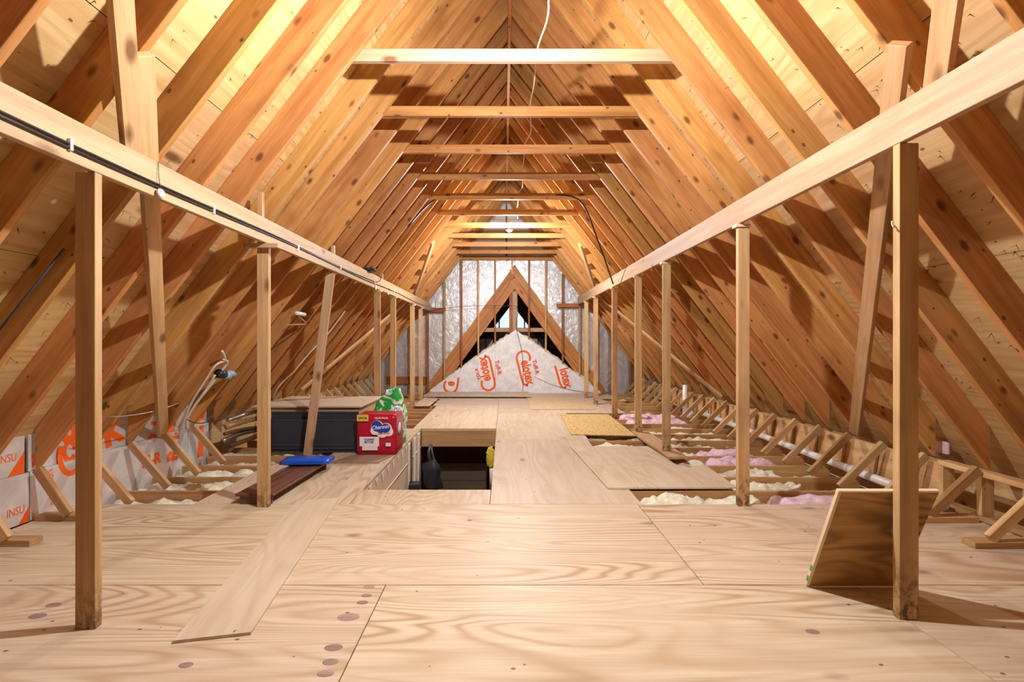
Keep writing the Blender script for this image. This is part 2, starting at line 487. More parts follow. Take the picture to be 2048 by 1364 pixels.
# ------------------------------------------------------------------ end and side walls
OP_X, OP_APEX, OP_HALF = .26, 3.16, 2.29        # triangular opening in the far gable
def gable(name, y, hole, mat):
    zt = zin(0) + zo; wb = W_FOOT + .45; zb = zt - wb * 1.3
    bm = bmesh.new()
    v = lambda x, z: bm.verts.new((x, y, z))
    if not hole:
        bm.faces.new([v(CX - wb, -.3), v(CX + wb, -.3), v(CX + wb, zb), v(CX, zt), v(CX - wb, zb)])
    else:
        a0, b0, b1, c, d1 = v(CX - wb, -.3), v(CX + wb, -.3), v(CX + wb, max(zb, .0)), v(CX, zt), v(CX - wb, max(zb, .0))
        h0, h1, hA = v(OP_X - OP_HALF, -.3), v(OP_X + OP_HALF, -.3), v(OP_X, OP_APEX)
        bm.faces.new([a0, h0, hA, c, d1]); bm.faces.new([h1, b0, b1, c, hA])
    geo = bmesh.ops.extrude_face_region(bm, geom=bm.faces[:])
    bmesh.ops.translate(bm, vec=(0, .02, 0), verts=[g for g in geo['geom'] if isinstance(g, bmesh.types.BMVert)])
    o = from_bm(name, bm, mat); o['kind'] = 'structure'
    return o
wall_back = gable('wall_back', Y_BACK, True, FOIL)
wall_front = gable('wall_front', Y_FRONT - .02, False, SHEATH)
SY = 11.53
FB_APEX = (.285, 1.545); FB_L, FB_R = -1.80, 2.36
def foam_top(x):
    if x < FB_APEX[0]: return max(0, FB_APEX[1] * (x - FB_L) / (FB_APEX[0] - FB_L))
    return max(0, FB_APEX[1] * (FB_R - x) / (FB_R - FB_APEX[0]))
for i in range(-9, 10):
    x = (870/4.2625 + 820 - VPX) * SY / F_PX + i * .4145
    if abs(i) >= 9: continue
    zt = min(H_T, zin(abs(x - CX)) - .0) if i != 0 else H_T
    zb = foam_top(x) if FB_L < x < FB_R else 0
    if i == 0: zb = 2.9
    if zt - zb > .15: slab('stud', x - T/2, x + T/2, SY - .045, SY + .045, zb, zt, OLDW if i % 2 else POSTW, wall_back, 'Z')
slab('stud', CX - T/2, CX + T/2, SY - .045 + .06, SY + .08, H_T + .1, zin(0) - .12, OLDW, wall_back, 'Z')
# lapped white boards in the peak, above the last collar tie
z = H_T + .02
while z < zin(0) - .1:
    hw = (zin(0) - z) / 1.3 - .06
    if hw > .1:
        slab('peak_board', CX - hw, CX + hw, Y_BACK - .03, Y_BACK - .005, z, z + .19, PALEW, wall_back, 'X')
    z += .2
# doubled valley rafters framing the opening
AOP = math.atan2(OP_APEX, OP_HALF)
for s in (-1, 1):
    for j in range(2):
        dx = -j * .178 / math.sin(AOP)
        p0 = Vector((OP_X + s * (OP_HALF + dx), SY + .066, 0)); p1 = Vector((OP_X, SY + .066, OP_APEX + dx * OP_APEX / OP_HALF))
        off = Vector((-s * math.sin(AOP), 0, -math.cos(AOP))) * .088
        x = (p1 - p0).normalized()
        board('valley_rafter', p0 + off, p1 + off - x * (.045 if j == 0 else .02), .174, T, off, REDW, wall_back)
# framing in the opening
slab('king_post', OP_X - .13, OP_X - .05, SY + .10, SY + .14, 1.3, 2.75, OLDW, wall_back, 'Z')
slab('king_post', OP_X - .045, OP_X + .055, SY + .12, SY + .16, 1.3, 2.78, OLDW, wall_back, 'Z')
slab('king_post', OP_X - .05, OP_X + .07, SY + .05, SY + .09, 1.42, 2.5, LUMBER, wall_back, 'Z')
slab('cross_tie', OP_X - .9, OP_X + .85, SY + .165, SY + .203, 1.50, 1.60, LUMBER, wall_back, 'X')
# short ledger blocks at the beam ends and a red header behind the posts
slab('ledger_block', -1.86, -1.45, 11.43, 11.468, 1.99, 2.08, OLDW, wall_back, 'X')
slab('ledger_block', 1.28, 1.86, 11.43, 11.468, 2.10, 2.19, OLDW, wall_back, 'X')
slab('header', -2.9, -1.85, 11.57, 11.60, .20, .39, OLDW, wall_back, 'X')
# foam board triangle with printing
fb = pyd('foam_board', [(FB_L, 11.44, -.02), (FB_R, 11.44, -.02), (FB_R, 11.44, .03), (FB_APEX[0], 11.44, FB_APEX[1]), (FB_L, 11.44, .08),
                        (FB_L, 11.47, -.02), (FB_R, 11.47, -.02), (FB_R, 11.47, .03), (FB_APEX[0], 11.47, FB_APEX[1]), (FB_L, 11.47, .08)],
         [(0, 1, 2, 3, 4), (9, 8, 7, 6, 5), (0, 5, 6, 1), (1, 6, 7, 2), (2, 7, 8, 3), (3, 8, 9, 4), (4, 9, 5, 0)], FOAM, wall_back)
fb['label'] = 'triangular white foam insulation board with orange lettering'
def logo(center, xdir, ydir, parent, sc_=1.0, cut=None, mat=ORANGE):
    M = frame(center, xdir, ydir)
    h = .36 * sc_
    if cut is None:
        text('print', 'elotex', h, M @ Matrix.Translation((.055*sc_, .02*sc_, 0)), mat, parent, bold=.013 * sc_, sx=.74)
        x0, x1 = -.36 * sc_, .36 * sc_
    elif cut == 'start':
        text('print', 'e', h, M @ Matrix.Translation((-.30*sc_, .02*sc_, 0)), mat, parent, bold=.013 * sc_, sx=.74)
        x0, x1 = -.36 * sc_, -.10 * sc_
    else:
        text('print', 'lotex', h, M @ Matrix.Translation((.13*sc_, .02*sc_, 0)), mat, parent, bold=.013 * sc_, sx=.74)
        x0, x1 = -.28 * sc_, .36 * sc_
    pts = []
    if cut != 'end':
        for i in range(15):
            a = math.radians(50 + 220 * i / 14)
            pts.append((x0 + .0 + .185 * sc_ * math.cos(a), .0 + .185 * sc_ * math.sin(a)))
    else: pts.append((x0, -.185 * sc_))
    pts += [(x1 - .12 * sc_, -.185 * sc_)] if cut != 'start' else [(x1, -.185 * sc_)]
    if cut != 'start': pts += [(x1, -.16 * sc_), (x1 + .06*sc_, -.06 * sc_)]
    strip('print', pts, .058 * sc_, M, mat, parent)
def ppos(px, py, y): return Vector(((px - VPX) * y / F_PX, y, CAM_H - (py - VPY) * y / F_PX))
YF = 11.4385
def px_dir(a, b_): return (ppos(*b_, YF) - ppos(*a, YF))
logo(ppos(905, 746, YF), px_dir((903, 762), (909, 720)), (-1, 0, 0), fb, .88, 'start')
logo(ppos(971, 742, YF), px_dir((978, 765), (967, 715)), (-1, 0, 0), fb, .88)
logo(ppos(1053, 741, YF), px_dir((1047, 718), (1060, 770)), (1, 0, 0), fb, .88)
logo(ppos(1128, 747, YF), px_dir((1122, 722), (1135, 768)), (1, 0, 0), fb, .86, 'end')
text('print', 'Tuff-R', .14, frame(ppos(996, 735, YF), px_dir((992, 715), (1000, 750)), (1, 0, 0)), REDP, fb, bold=.004)
text('print', 'Tuff-R', .14, frame(ppos(1071, 734, YF), px_dir((1067, 715), (1076, 750)), (1, 0, 0)), REDP, fb, bold=.004)
text('print', 'TSX-R', .11, frame(ppos(956, 748, YF), px_dir((959, 762), (951, 735)), (-1, 0, 0)), REDP, fb, bold=.004)
for a, b_ in (((990, 690), (991, 783)),):
    tube('seam', [ppos(*a, YF), ppos(*b_, YF)], .004, METAL, fb, 5)
# glass wool along the top edges of the foam board
def fluff(name, x0, x1, y0, y1, ztop, amp, mat, seed, label, group, res=.024, parent=None, zfun=None):
    nx = max(4, int((x1 - x0) / res)); ny = max(4, int((y1 - y0) / res))
    vs = []; off = Vector((seed * 7.3, seed * 3.1, seed * 1.7))
    for j in range(ny + 1):
        for i in range(nx + 1):
            u, v = i / nx, j / ny
            x = x0 + (x1 - x0) * u; y = y0 + (y1 - y0) * v
            p = Vector((x, y, 0))
            h = noise.noise(p * 3.2 + off) * 1.0 + noise.noise(p * 8 + off) * .75 + noise.noise(p * 19 + off) * .5 + noise.noise(p * 41 + off) * .22
            e = min(u, 1 - u) * (x1 - x0) / .07; e2 = min(v, 1 - v) * (y1 - y0) / .06
            k = min(1, e) * .7 + .3; k *= min(1, e2) * .5 + .5
            if min(u, 1-u) == 0 or min(v, 1-v) == 0: z = ztop - .14
            else: z = ztop - .05 * (1 - k) * 2 + h * amp * k
            jx = noise.noise(p * 23 + off * 2) * .018 if 0 < u < 1 else 0; jy = noise.noise(p * 27 - off) * .014 if 0 < v < 1 else 0
            if zfun: z += zfun(x)
            vs.append((x + jx, y + jy, z))
    fs = [(j*(nx+1)+i, j*(nx+1)+i+1, (j+1)*(nx+1)+i+1, (j+1)*(nx+1)+i) for j in range(ny) for i in range(nx)]
    o = pyd(name, vs, fs, mat, parent, True)
    if label: tag(o, label, 'insulation', group)
    return o
for x0, x1, sd in ((-1.7, .12, 3), (.45, 2.3, 9)):
    o = fluff('insulation_layer', x0, x1, 11.475, 11.60, .085, .045, YFLUFF, sd, None, None, .03, wall_back, foam_top)
# dark attic beyond the opening
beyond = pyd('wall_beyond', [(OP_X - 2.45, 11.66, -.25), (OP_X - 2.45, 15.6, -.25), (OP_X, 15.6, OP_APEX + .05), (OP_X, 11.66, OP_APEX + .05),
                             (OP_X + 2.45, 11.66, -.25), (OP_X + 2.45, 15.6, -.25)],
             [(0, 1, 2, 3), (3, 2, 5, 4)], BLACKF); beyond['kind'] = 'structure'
fbey = pyd('floor_beyond', [(OP_X - 2.45, 11.66, -.25), (OP_X + 2.45, 11.66, -.25), (OP_X + 2.45, 15.6, -.25), (OP_X - 2.45, 15.6, -.25)], [(0, 1, 2, 3)], SHEATH); fbey['kind'] = 'structure'
we = pyd('wall_beyond_end', [(OP_X - 2.5, 15.6, -.25), (OP_X + 2.5, 15.6, -.25), (OP_X, 15.6, OP_APEX + .1), (OP_X - .60, 15.6, 1.72), (OP_X + .60, 15.6, 1.72), (OP_X, 15.6, 2.5)],
         [(0, 3, 5, 2), (2, 5, 4, 1), (0, 1, 4, 3)], OLDW); we['kind'] = 'structure'
win = pyd('window_1', [(OP_X - .8, 15.64, 1.66), (OP_X + .8, 15.64, 1.66), (OP_X, 15.64, 2.74)], [(0, 1, 2)], GLASSW); win['kind'] = 'structure'
for dx in (-.42, .42): slab('mullion', OP_X + dx - .02, OP_X + dx + .02, 15.5, 15.54, 1.6, 2.4, OLDW, win, 'Z')
for dx in (-1.0, -.75, .75, 1.0):
    o = slab('vent_panel', OP_X + dx - .11, OP_X + dx + .11, 15.55, 15.58, .9, 1.35, METAL, we, 'Z')

# side walls under the eaves
wl = pyd('wall_left', [(-3.62, Y_FRONT, -.25), (-3.62, Y_BACK, -.25), (-3.62, Y_BACK, .5), (-3.62, Y_FRONT, .5)], [(0, 1, 2, 3)], SHEATH); wl['kind'] = 'structure'
wr = pyd('wall_right', [(3.74, Y_FRONT, -.25), (3.74, Y_BACK, -.25), (3.74, Y_BACK, .5), (3.74, Y_FRONT, .5)], [(0, 1, 2, 3)], SHEATH); wr['kind'] = 'structure'
XF = -3.325
fbs = []
yy = [-3.8, -2.0, -.1, 1.62, 3.285, 4.93, 5.28]
for i in range(len(yy) - 1):
    a, b_ = yy[i], yy[i + 1]
    lo = slab('insulation_board', XF - .012, XF + .0, a + .004, b_ - .004, .001 if i < 4 else -.25, .345, FOILB, wl, 'Y')
    hi = slab('insulation_board', XF - .034, XF - .014, a + .004, b_ - .02, .345, .66, FOILB, wl, 'Y')
    fbs.append((lo, hi))
XL, XH = XF + .0012, XF - .0128
# orange lettering on the boards: reads towards -Y when upside down
text('print', 'INSU', .078, frame((XL, 3.19, .10), (0, 1, 0), (0, 0, 1)), ORANGE, fbs[3][0], sx=.7)
text('print', 'INSU', .078, frame((XH, 3.15, .47), (0, 1, 0), (0, 0, 1)), ORANGE, fbs[3][1], sx=.7)
prism('print', [(0, 0), (.07, 0), (.07, .11)], frame((XL, 3.208, .002), (0, 1, 0), (0, 0, 1)), .001, ORANGE, fbs[3][0])
prism('print', [(0, 0), (.11, 0), (.11, .15)], frame((XH, 3.15, .347), (0, 1, 0), (0, 0, 1)), .001, ORANGE, fbs[3][1])
text('print', 'o', .30, frame((XH, 3.60, .585), (0, 1, 0), (0, 0, 1)), ORANGE, fbs[4][1], bold=.022, sx=.75)
text('print', 'R', .15, frame((XH, 3.37, .43), (0, .1, -1), (0, 1, .1)), ORANGE, fbs[4][1], bold=.012, sx=.8)
def arc(cy, cz, r0, wid, a0, a1, X, par):
    strip('print', [(r0 * .62 * math.cos(math.radians(a0 + (a1 - a0) * i / 16)), r0 * math.sin(math.radians(a0 + (a1 - a0) * i / 16))) for i in range(17)],
          wid, frame((X, cy, cz), (0, 1, 0), (0, 0, 1)), ORANGE, par)
arc(3.60, .40, .15, .04, 150, 395, XL + .0004, fbs[4][0]); arc(3.60, .42, .07, .035, 0, 330, XH + .0004, fbs[4][1])
text('print', 'INSULATION', .075, frame((XL, 3.445, .19), (0, -.12, .95), (0, -.95, -.12)), ORANGE, fbs[4][0], sx=.62)
text('print', 'INSU', .07, frame((XH, 3.44, .50), (0, -.12, .95), (0, -.95, -.12)), ORANGE, fbs[4][1], sx=.9)
text('print', 'K', .3, frame((XH, 4.0, .48), (0, 1, .2), (0, -.2, 1)), ORANGE, fbs[4][1], bold=.015)
text('print', 'Celotex', .42, frame((XH, 4.62, .50), (0, .25, 1), (0, -1, .25)), ORANGE, fbs[4][1], bold=.02, sx=.4)
text('print', 'R-1', .2, frame((XL, 4.72, .2), (0, .1, 1), (0, -1, .1)), ORANGE, fbs[4][0], bold=.01)
text('print', 'H-R', .14, frame((XL, 4.42, .14), (0, 1, 0), (0, 0, 1)), ORANGE, fbs[4][0], bold=.006)
text('print', 'O', .34, frame((XH, 5.1, .50), (0, 1, 0), (0, 0, 1)), ORANGE, fbs[5][1], bold=.02)
prism('print', [(0, 0), (.1, 0), (.1, .34), (.03, .34)], frame((XL, 5.08, .0), (0, 1, 0), (0, 0, 1)), .001, ORANGE, fbs[5][0])

# ------------------------------------------------------------------ floor
HX0, HX1, HY0, HY1 = -1.19, -.115, 3.985, 6.79
ZS = -.255
bm = bmesh.new()
def rect(x0, x1, y0, y1):
    bm.faces.new([bm.verts.new(p) for p in ((x0, y0, ZS), (x1, y0, ZS), (x1, y1, ZS), (x0, y1, ZS))])
rect(-3.7, 3.75, Y_FRONT, HY0); rect(-3.7, HX0, HY0, HY1); rect(HX1, 3.75, HY0, HY1); rect(-3.7, 3.75, HY1, 16)
floor = from_bm('floor', bm, DRYW); floor['kind'] = 'structure'
ZT = -.018
PTH = .018
def sheet(x0, x1, y0, y1, along='X', m=PLY, z=0.0):
    g = .0024
    return slab('plywood_sheet', x0 + g, x1 - g, y0 + g, y1 - g, z - PTH, z, m, floor, along, .001)
for y0 in (-3.85, -2.453, -1.234, -.015):
    y1 = min(y0 + 1.219, 1.204) if y0 > -3.8 else -2.453
    for x0, x1 in ((-3.31, -1.2), (-1.2, 1.24), (1.24, 3.33)): sheet(x0, x1, y0, y1)
for x0, x1 in ((-3.31, -.612), (-.612, 1.823), (1.823, 3.33)): sheet(x0, x1, 1.205, 2.425)
for x0, x1 in ((-3.31, -1.398), (-1.398, 1.035), (1.035, 3.33)): sheet(x0, x1, 2.425, 3.63)
sheet(-2.41, -1.2, 3.63, 4.82, 'Y'); sheet(-1.2, -.11, 3.63, 3.985, 'Y')
sheet(-1.93, -1.2, 4.82, 6.79, 'Y'); sheet(-1.32, -.11, 6.79, 9.23, 'Y', PLYL); sheet(-1.4, -.11, 9.23, 10.36, 'X', PLYL)
sheet(-.11, 1.07, 3.63, 6.0, 'Y', PLYL); sheet(-.11, 1.09, 6.0, 8.26, 'Y', PLYL); sheet(-.11, .6, 8.26, 10.36, 'X', PLYL)
sheet(.6, 2.15, 8.26, 10.4, 'Y', PLYL)
sheet(-1.75, 2.5, 10.4, 11.43, 'X', PLYL)
# oval repair patches let into the floor veneer
PATCH = wood('veneer_patch', (.36, .24, .21), (.25, .15, .13), knot_gate=.97, stain_amt=.2, nails=0)
for px, py, rx in ((738, 1174, .03), (733, 1191, .027), (725, 1205, .028), (697, 1234, .05), (667, 1295, .038), (661, 1324, .032), (651, 1347, .032),
                   (107, 1210, .035), (75, 1232, .038), (372, 1330, .028), (1625, 1263, .03), (940, 1040, .02)):
    yy = CAM_H * F_PX / (py - VPY); xx = (px - VPX) * yy / F_PX
    lathe('patch_plug', [(.3 * rx, .0006), (rx * .95, .0006), (rx, .0001)], (0, 0, 0), PATCH, floor, 14).matrix_basis = Matrix.Translation((xx, yy, 0)) @ Matrix.Diagonal((1, .62, 1, 1))
# joists
JY = [3.585] + [3.985 + .4065 * i for i in range(19)]
for y in JY:
    inhole = HY0 - .02 < y < HY1
    for x0, x1 in (((-3.30, -1.23), (-.105, 3.34)) if inhole else ((-3.30, 3.34),)):
        slab('joist', x0, x1, y + .002, y + .04, -.25, ZT - .0015, JOIST, floor, 'X')
# insulation bays (right and left of the walkway)
G_R = 'cream glass wool in the open joist bays'
def bay(i): return (JY[i] + .042, JY[i + 1] - .0)
ylab = 'cream glass wool filling joist bay '
RB = []
ORD = ['first', 'second', 'third', 'fourth', 'fifth', 'sixth', 'seventh', 'eighth', 'ninth', 'tenth', 'eleventh', 'twelfth', 'thirteenth', 'fourteenth', 'fifteenth', 'sixteenth', 'seventeenth', 'eighteenth', 'nineteenth']
def bayfill(i, x0, x1, mat, lab, grp=None, zt=-.05, amp=.055):
    a, b_ = bay(i)
    if lab and '%s' in lab: lab = lab % ORD[i]
    fluff('insulation_batt', x0, x1, a, b_, zt, amp, mat, i * 3 + (0 if x0 > 0 else 50) + x0, lab, grp)
Gy = 'cream insulation on the window-less side'
Yl = 'cream wool in the %s joist bay behind the front floor, by the plank and posts'
Ye = 'cream wool in the %s joist bay behind the front floor, under the white pipe'
Gr = 'cream wool batts in bays along the white pipe'
bayfill(0, 1.09, 2.15, YFLUFF, 'tufted cream glass wool in the bay right behind the front floor sheets', None, -.045, .06)
bayfill(0, 2.2, 2.9, PFLUFF, 'smooth pink glass wool batt behind the leaning brown plywood panel', None, -.03, .035)
bayfill(1, 2.02, 2.75, YFLUFF, Yl, Gr); bayfill(1, 2.75, 3.2, YFLUFF, Ye, Gr, -.11, .04)
bayfill(2, 1.75, 2.75, YFLUFF, Yl, Gr); bayfill(2, 2.75, 3.2, YFLUFF, Ye, Gr, -.1)
bayfill(3, 1.75, 2.2, YFLUFF, Yl, Gr); bayfill(3, 2.2, 2.9, PFLUFF, 'lumpy pink glass wool batt in the bay among cream wool, nearer the leaning panel', None, -.01, .05)
bayfill(4, 1.75, 2.25, YFLUFF, Yl, Gr); bayfill(4, 2.25, 2.9, PFLUFF, 'pink glass wool batt in the bay next behind the lumpy pink one', None, -.02, .05)
for i in (5, 6, 7): bayfill(i, 1.08 if i < 7 else 1.98, 1.7 if i == 5 else 3.1, YFLUFF, Yl, Gr, -.07, .045)
bayfill(5, 1.98, 3.1, YFLUFF, Ye, Gr, -.08)
bayfill(8, 1.98, 3.1, YFLUFF, Yl, Gr, -.08)
bayfill(9, 1.95, 2.9, PFLUFF, 'flat pink glass wool batt, first of the far pink bays beyond the yellow chipboard', None, .0, .045)
bayfill(10, 1.95, 2.9, PFLUFF, 'flat pink glass wool batt, second of the far pink bays beyond the yellow chipboard', None, .02, .045)
for i in range(11, 18): bayfill(i, 2.16, 3.1, YFLUFF, 'cream wool in the %s joist bay behind the front floor, beyond the pink wool', 'far cream batts by the upright pipe', -.08)
for i in (0, 3, 4, 9, 10): bayfill(i, 2.91, 3.28, YFLUFF, Ye, Gr, -.13, .03)
Gl = 'cream batts by the foil boards'
Ll = 'cream wool in the %s joist bay behind the front floor, along the printed foil boards'
for i in range(0, 4): bayfill(i, -3.28, -2.43, YFLUFF, Ll, Gl, -.06 if i else -.1, .05)
bayfill(4, -3.28, -1.95, YFLUFF, Ll, Gl, -.06)
for i in range(14, 17): bayfill(i, -2.2, -1.42, YFLUFF, 'yellowish wool in the %s joist bay, beside the posts near the foil wall', 'far yellow batts by the end posts', -.07)

# eave framing on both sides
def eave_brace(s, k):
    y = ry(k) - T/2 - .008
    xt, xb = 3.31, (2.93 if k > 3 else 2.97)
    zb = .0 if k > 3 else .042
    if s < 0 and k <= 3: xb = 3.04
    if s < 0: xt -= .055
    dx = .02
    board('eave_brace', (s * xt, y, .37), (s * xb, y, zb + .012 - (.02 if k > 3 else 0)), .062, T, (1, 0, 0), POSTW if k % 3 else JOIST, ceiling)
for k in range(-2, K1 + 1):
    for s in (-1, 1):
        if s < 0 and 8 <= k <= 11: continue
        eave_brace(s, k)
        if k <= 3:
            xb = 2.97 if s > 0 else 3.04
            y = ry(k)
            if s > 0: slab('foot_plate', xb - .11, 3.30, y - .05, y + .038, .0005, .038, JOIST, floor, 'X')
            else: slab('foot_plate', -3.29, -xb + .13, y - .02, y + .066, .0005, .038, JOIST, floor, 'X')
# rim board, plate and cripple studs on the right
board('rim_board', (3.395, 3.62, .16), (3.395, 11.45, .16), .32, T, (0, 0, 1), POSTW, wr)
for k in range(4, K1 + 1):
    y = ry(k) - .0
    board('cripple', (3.345, y + .10, .31), (3.355, y + .16, .05), .05, .025, (0, 1, 0), POSTW, wr)
board('plate', (3.375, -2.5, .332), (3.375, 3.60, .332), .09, T, (1, 0, 0), POSTW, wr)
board('sole_plate', (3.385, -2.5, .02), (3.385, 3.60, .02), .09, T, (1, 0, 0), JOIST, wr)
for y in (2.1, 2.5, 2.85, 3.27, 3.56): slab('cripple', 3.335, 3.423, y, y + T, .04, .312, POSTW, wr, 'Z')
slab('insulation_scrap', 3.5, 3.53, 3.70, 3.82, .36, .46, PFLUFF, wr, 'Y', .01)
# waste pipe along the right eave
pp = empty('waste_pipe', (3.25, 5.5, 0), 'long white plastic pipe lying along the foot of the right rafters', 'pipe')
tube('pipe_run', [(3.25, 3.45, .055), (3.25, 7.7, .085)], .036, WHITEP, pp, 14, False)
for y in (4.35, 5.6, 6.9): tube('coupling', [(3.25, y, .0555 + (y - 3.45) * .0071), (3.25, y + .06, .0555 + (y - 3.39) * .0071)], .042, WHITEP, pp, 14, False)
vp = empty('vent_pipe', (3.17, 8.2, 0), 'white plastic pipe standing upright at the far right eave', 'pipe')
tube('riser', [(3.17, 8.2, -.05), (3.17, 8.2, .50)], .042, WHITEP, vp, 14, False)
tube('elbow', [(3.17, 8.2, .0), (3.17, 8.1, -.02), (3.2, 7.95, .03)], .05, WHITEP, vp, 12)

# ------------------------------------------------------------------ beams and posts
BXI = 1.79
lb = board('support_beam', (-BXI - .019, Y_FRONT + .02, 2.095), (-BXI - .019, 11.42, 2.095), .182, T, (0, 0, 1), LUMBER)
tag(lb, 'long wooden beam carrying black cables along a row of posts', 'beam')
for yc, zc_ in ((5.06, 2.30), (7.08, 2.29)): slab('cleat', -1.868, -1.834, yc, yc + .035, 2.06, zc_, POSTW, lb, 'Z')
rb = board('support_beam', (BXI + .019, Y_FRONT + .02, 2.252), (BXI + .019, 11.42, 2.252), .182, T, (0, 0, 1), LUMBER)
tag(rb, 'long bare wooden beam on posts opposite the one with cables', 'beam')
def post(s, y, label, group=None, ztop=None, z0=0.0, lean=None, cap=True, mat=FOOTW):
    zt = (2.003 if s < 0 else 2.16) - .001
    e = empty('support_post', (s * (BXI + .045), y, z0), label, 'post', group)
    xi = s * BXI; xo = s * (BXI + .088)
    if lean:
        board('upright', lean[0], lean[1], .089, T, (1, 0, 0), mat, e)
    else:
        slab('upright', min(xi, xo), max(xi, xo), y, y + T, z0, zt - (.026 if cap else 0), mat, e, 'Z')
        if cap: slab('shim', min(xi - s*.02, xo), max(xi - s*.02, xo), y - .012, y + .06, zt - .025, zt, EDGEW, e, 'X')
    return e
Pg = 'row of posts under the beam with cables'
p = post(-1, 2.05, 'wooden post with stained foot beside the loose pale plank, under the cabled beam', cap=False)
p = post(-1, 3.56, 'wooden post standing by the near end of the dark brown shelf board')
slab('cleat', -1.876, -1.84, 3.565, 3.60, 2.0, 2.40, POSTW, p, 'Z')
slab('crossblock', -1.95, -1.70, 3.52, 3.555, 1.965, 2.0, LUMBER, p, 'X'); slab('crossblock_end', -1.956, -1.951, 3.52, 3.555, 1.965, 2.0, GREEN, p, 'X')
post(-1, 5.2, 'leaning wooden post with dark knots in front of the navy panel', lean=((-2.175, 5.19, 0.0), (-1.84, 4.97, 1.985)), mat=LUMBER)
FPl, FPg = 'plain wooden post at the far end under the cabled beam, beyond the raised plywood box', 'far posts under the cabled beam'
for y, n_ in ((6.76, 'fourth'), (7.73, 'third'), (9.35, 'second'), (10.3, 'first')): post(-1, y, 'plain wooden post under the cabled beam, %s from the foil end wall' % n_, FPg, z0=-.018)
p = post(1, 2.12, 'wooden post with white hook against which the brown plywood panel leans', cap=False)
tube('hook', [(1.788, 2.13, 1.765), (1.76, 2.10, 1.765), (1.715, 2.06, 1.77), (1.705, 2.05, 1.762), (1.70, 2.05, 1.772), (1.695, 2.045, 1.785)], .004, PALEW, p, 8)
post(1, 3.58, 'wooden post with dark scuffed foot beside the wide loose plywood and cream wool')
post(1, 5.27, 'wooden post with dark split edge standing on the loose plank, next to pink wool', z0=.03)
post(1, 6.38, 'wooden post at the far end of the loose plank beside the yellow chipboard', z0=.03)
FRl, FRg = 'plain wooden post at the far end under the bare beam, beyond the yellow chipboard', 'far posts under the bare beam'
for y, n_ in ((7.75, 'third'), (9.35, 'second'), (10.42, 'first')): post(1, y, 'plain wooden post under the bare beam, %s from the foil end wall' % n_, FRg, z0=0 if y > 8.26 else -.02)

# cables on the left beam
cb = empty('cable_run', (-BXI + .006, 3, 2.07), 'pair of black cables clipped along the inside of a wooden beam', 'cable')
tube('cable', [(-BXI + .006, y, 2.078 + .008 * math.sin(y * 2.1)) for y in [-3.5 + .5 * i for i in range(21)]], .0055, BLACKC, cb, 8)
tube('cable', [(-BXI + .006, y, 2.063 + .01 * math.sin(y * 1.7 + 1)) for y in [-3.5 + .5 * i for i in range(29)]], .0055, BLACKC, cb, 8)
tube('cable', [(-BXI + .006, 6.5, 2.08), (-BXI + .006, 6.75, 2.14), (-BXI + .01, 6.7, 2.2), (-BXI - .02, 6.35, 2.2), (-BXI - .02, 6.2, 2.21)], .0055, BLACKC, cb, 8)
for y in (1.92, 2.87, 4.05, 5.1, 6.45, 7.6): slab('clip', -BXI + .0, -BXI + .015, y, y + .014, 2.045, 2.095, WHITEP, cb, 'Z')
lump = lathe('coil', [(.01, -.02), (.1, -.015), (.115, 0), (.1, .018), (.01, .022)], (-BXI - .018, 6.25, 2.212), BLACKC, cb)
tg = empty('porcelain_knob', (-BXI + .02, 2.42, 2.04), 'white porcelain disc on a wire hanging on the cabled beam', 'knob')
lathe('disc', [(.004, -.008), (.02, -.008), (.025, 0), (.02, .009), (.006, .011)], (-BXI + .016, 2.42, 2.025), PORC, tg, 16, 'X')
tube('wire', [(-BXI + .004, 2.42, 2.19), (-BXI + .01, 2.415, 2.12), (-BXI + .016, 2.42, 2.05)], .0018, BLACKC, tg, 5)
for i, (y, zz) in enumerate(((6.5, 2.0), (7.2, 2.0))):
    o = empty('cable_tag', (-BXI + .01, y, zz), 'small white tag on the beam cables, ' + ('beside the black cable coil' if i == 0 else 'past the coil towards the foil wall'), 'tag', 'white cable tags')
    slab('plate', -BXI + .003, -BXI + .009, y, y + .05, zz - .02, zz + .05, WHITEP, o, 'Z')
# wire from the left beam end to the middle of the far wall
o = tube('thin_wire', [(-BXI + .01, 10.6, 2.08), (-1.6, 11.36, 2.06), (-.9, 11.40, 2.12), (0, 11.40, 2.13), (.33, 11.40, 2.08), (.30, 11.41, 1.6), (.45, 11.425, .9), (.46, 11.425, .05)], .006, BLACKC)
tag(o, 'thin black wire hanging from the cabled beam down the printed foam board', 'wire')
o = tube('grey_wire', [(.75, 11.425, .40), (1.2, 11.425, .2), (1.75, 11.42, .06), (2.3, 11.4, .01)], .006, METAL)
tag(o, 'thin grey wire drooping across the right half of the foam board', 'wire')
# cream cable draped over the collar ties
pts = [(.27, 1.2, H_T + .12)]
for n_ in range(-1, 12):
    y = ry(3 + 2*n_ - 0) + T + .02
    if y > 8: break
    pts.append((.24 - .008 * n_, y, H_T + .094)); pts.append((.25 - .008 * n_ + (.02 if n_ % 2 else -.01), y + .4, H_T + .055))
o = tube('lamp_cable', pts, .006, WSTRING); tag(o, 'cream cable draped over the collar ties towards the far bulb', 'cable')
# black cable draped around far collar ties
o = tube('roof_cable', [(-1.25, 6.1, H_T - .5), (-1.0, 6.6, H_T - .02), (-.6, 6.62, H_T + .06), (0, 6.62, H_T + .02), (.5, 6.62, H_T + .06), (1.05, 6.6, H_T), (1.35, 6.8, H_T - .5), (1.7, 7.3, H_T - 1.1)], .012, BLACKC)
tag(o, 'black cable looped across a middle collar tie and down the rafters', 'cable')
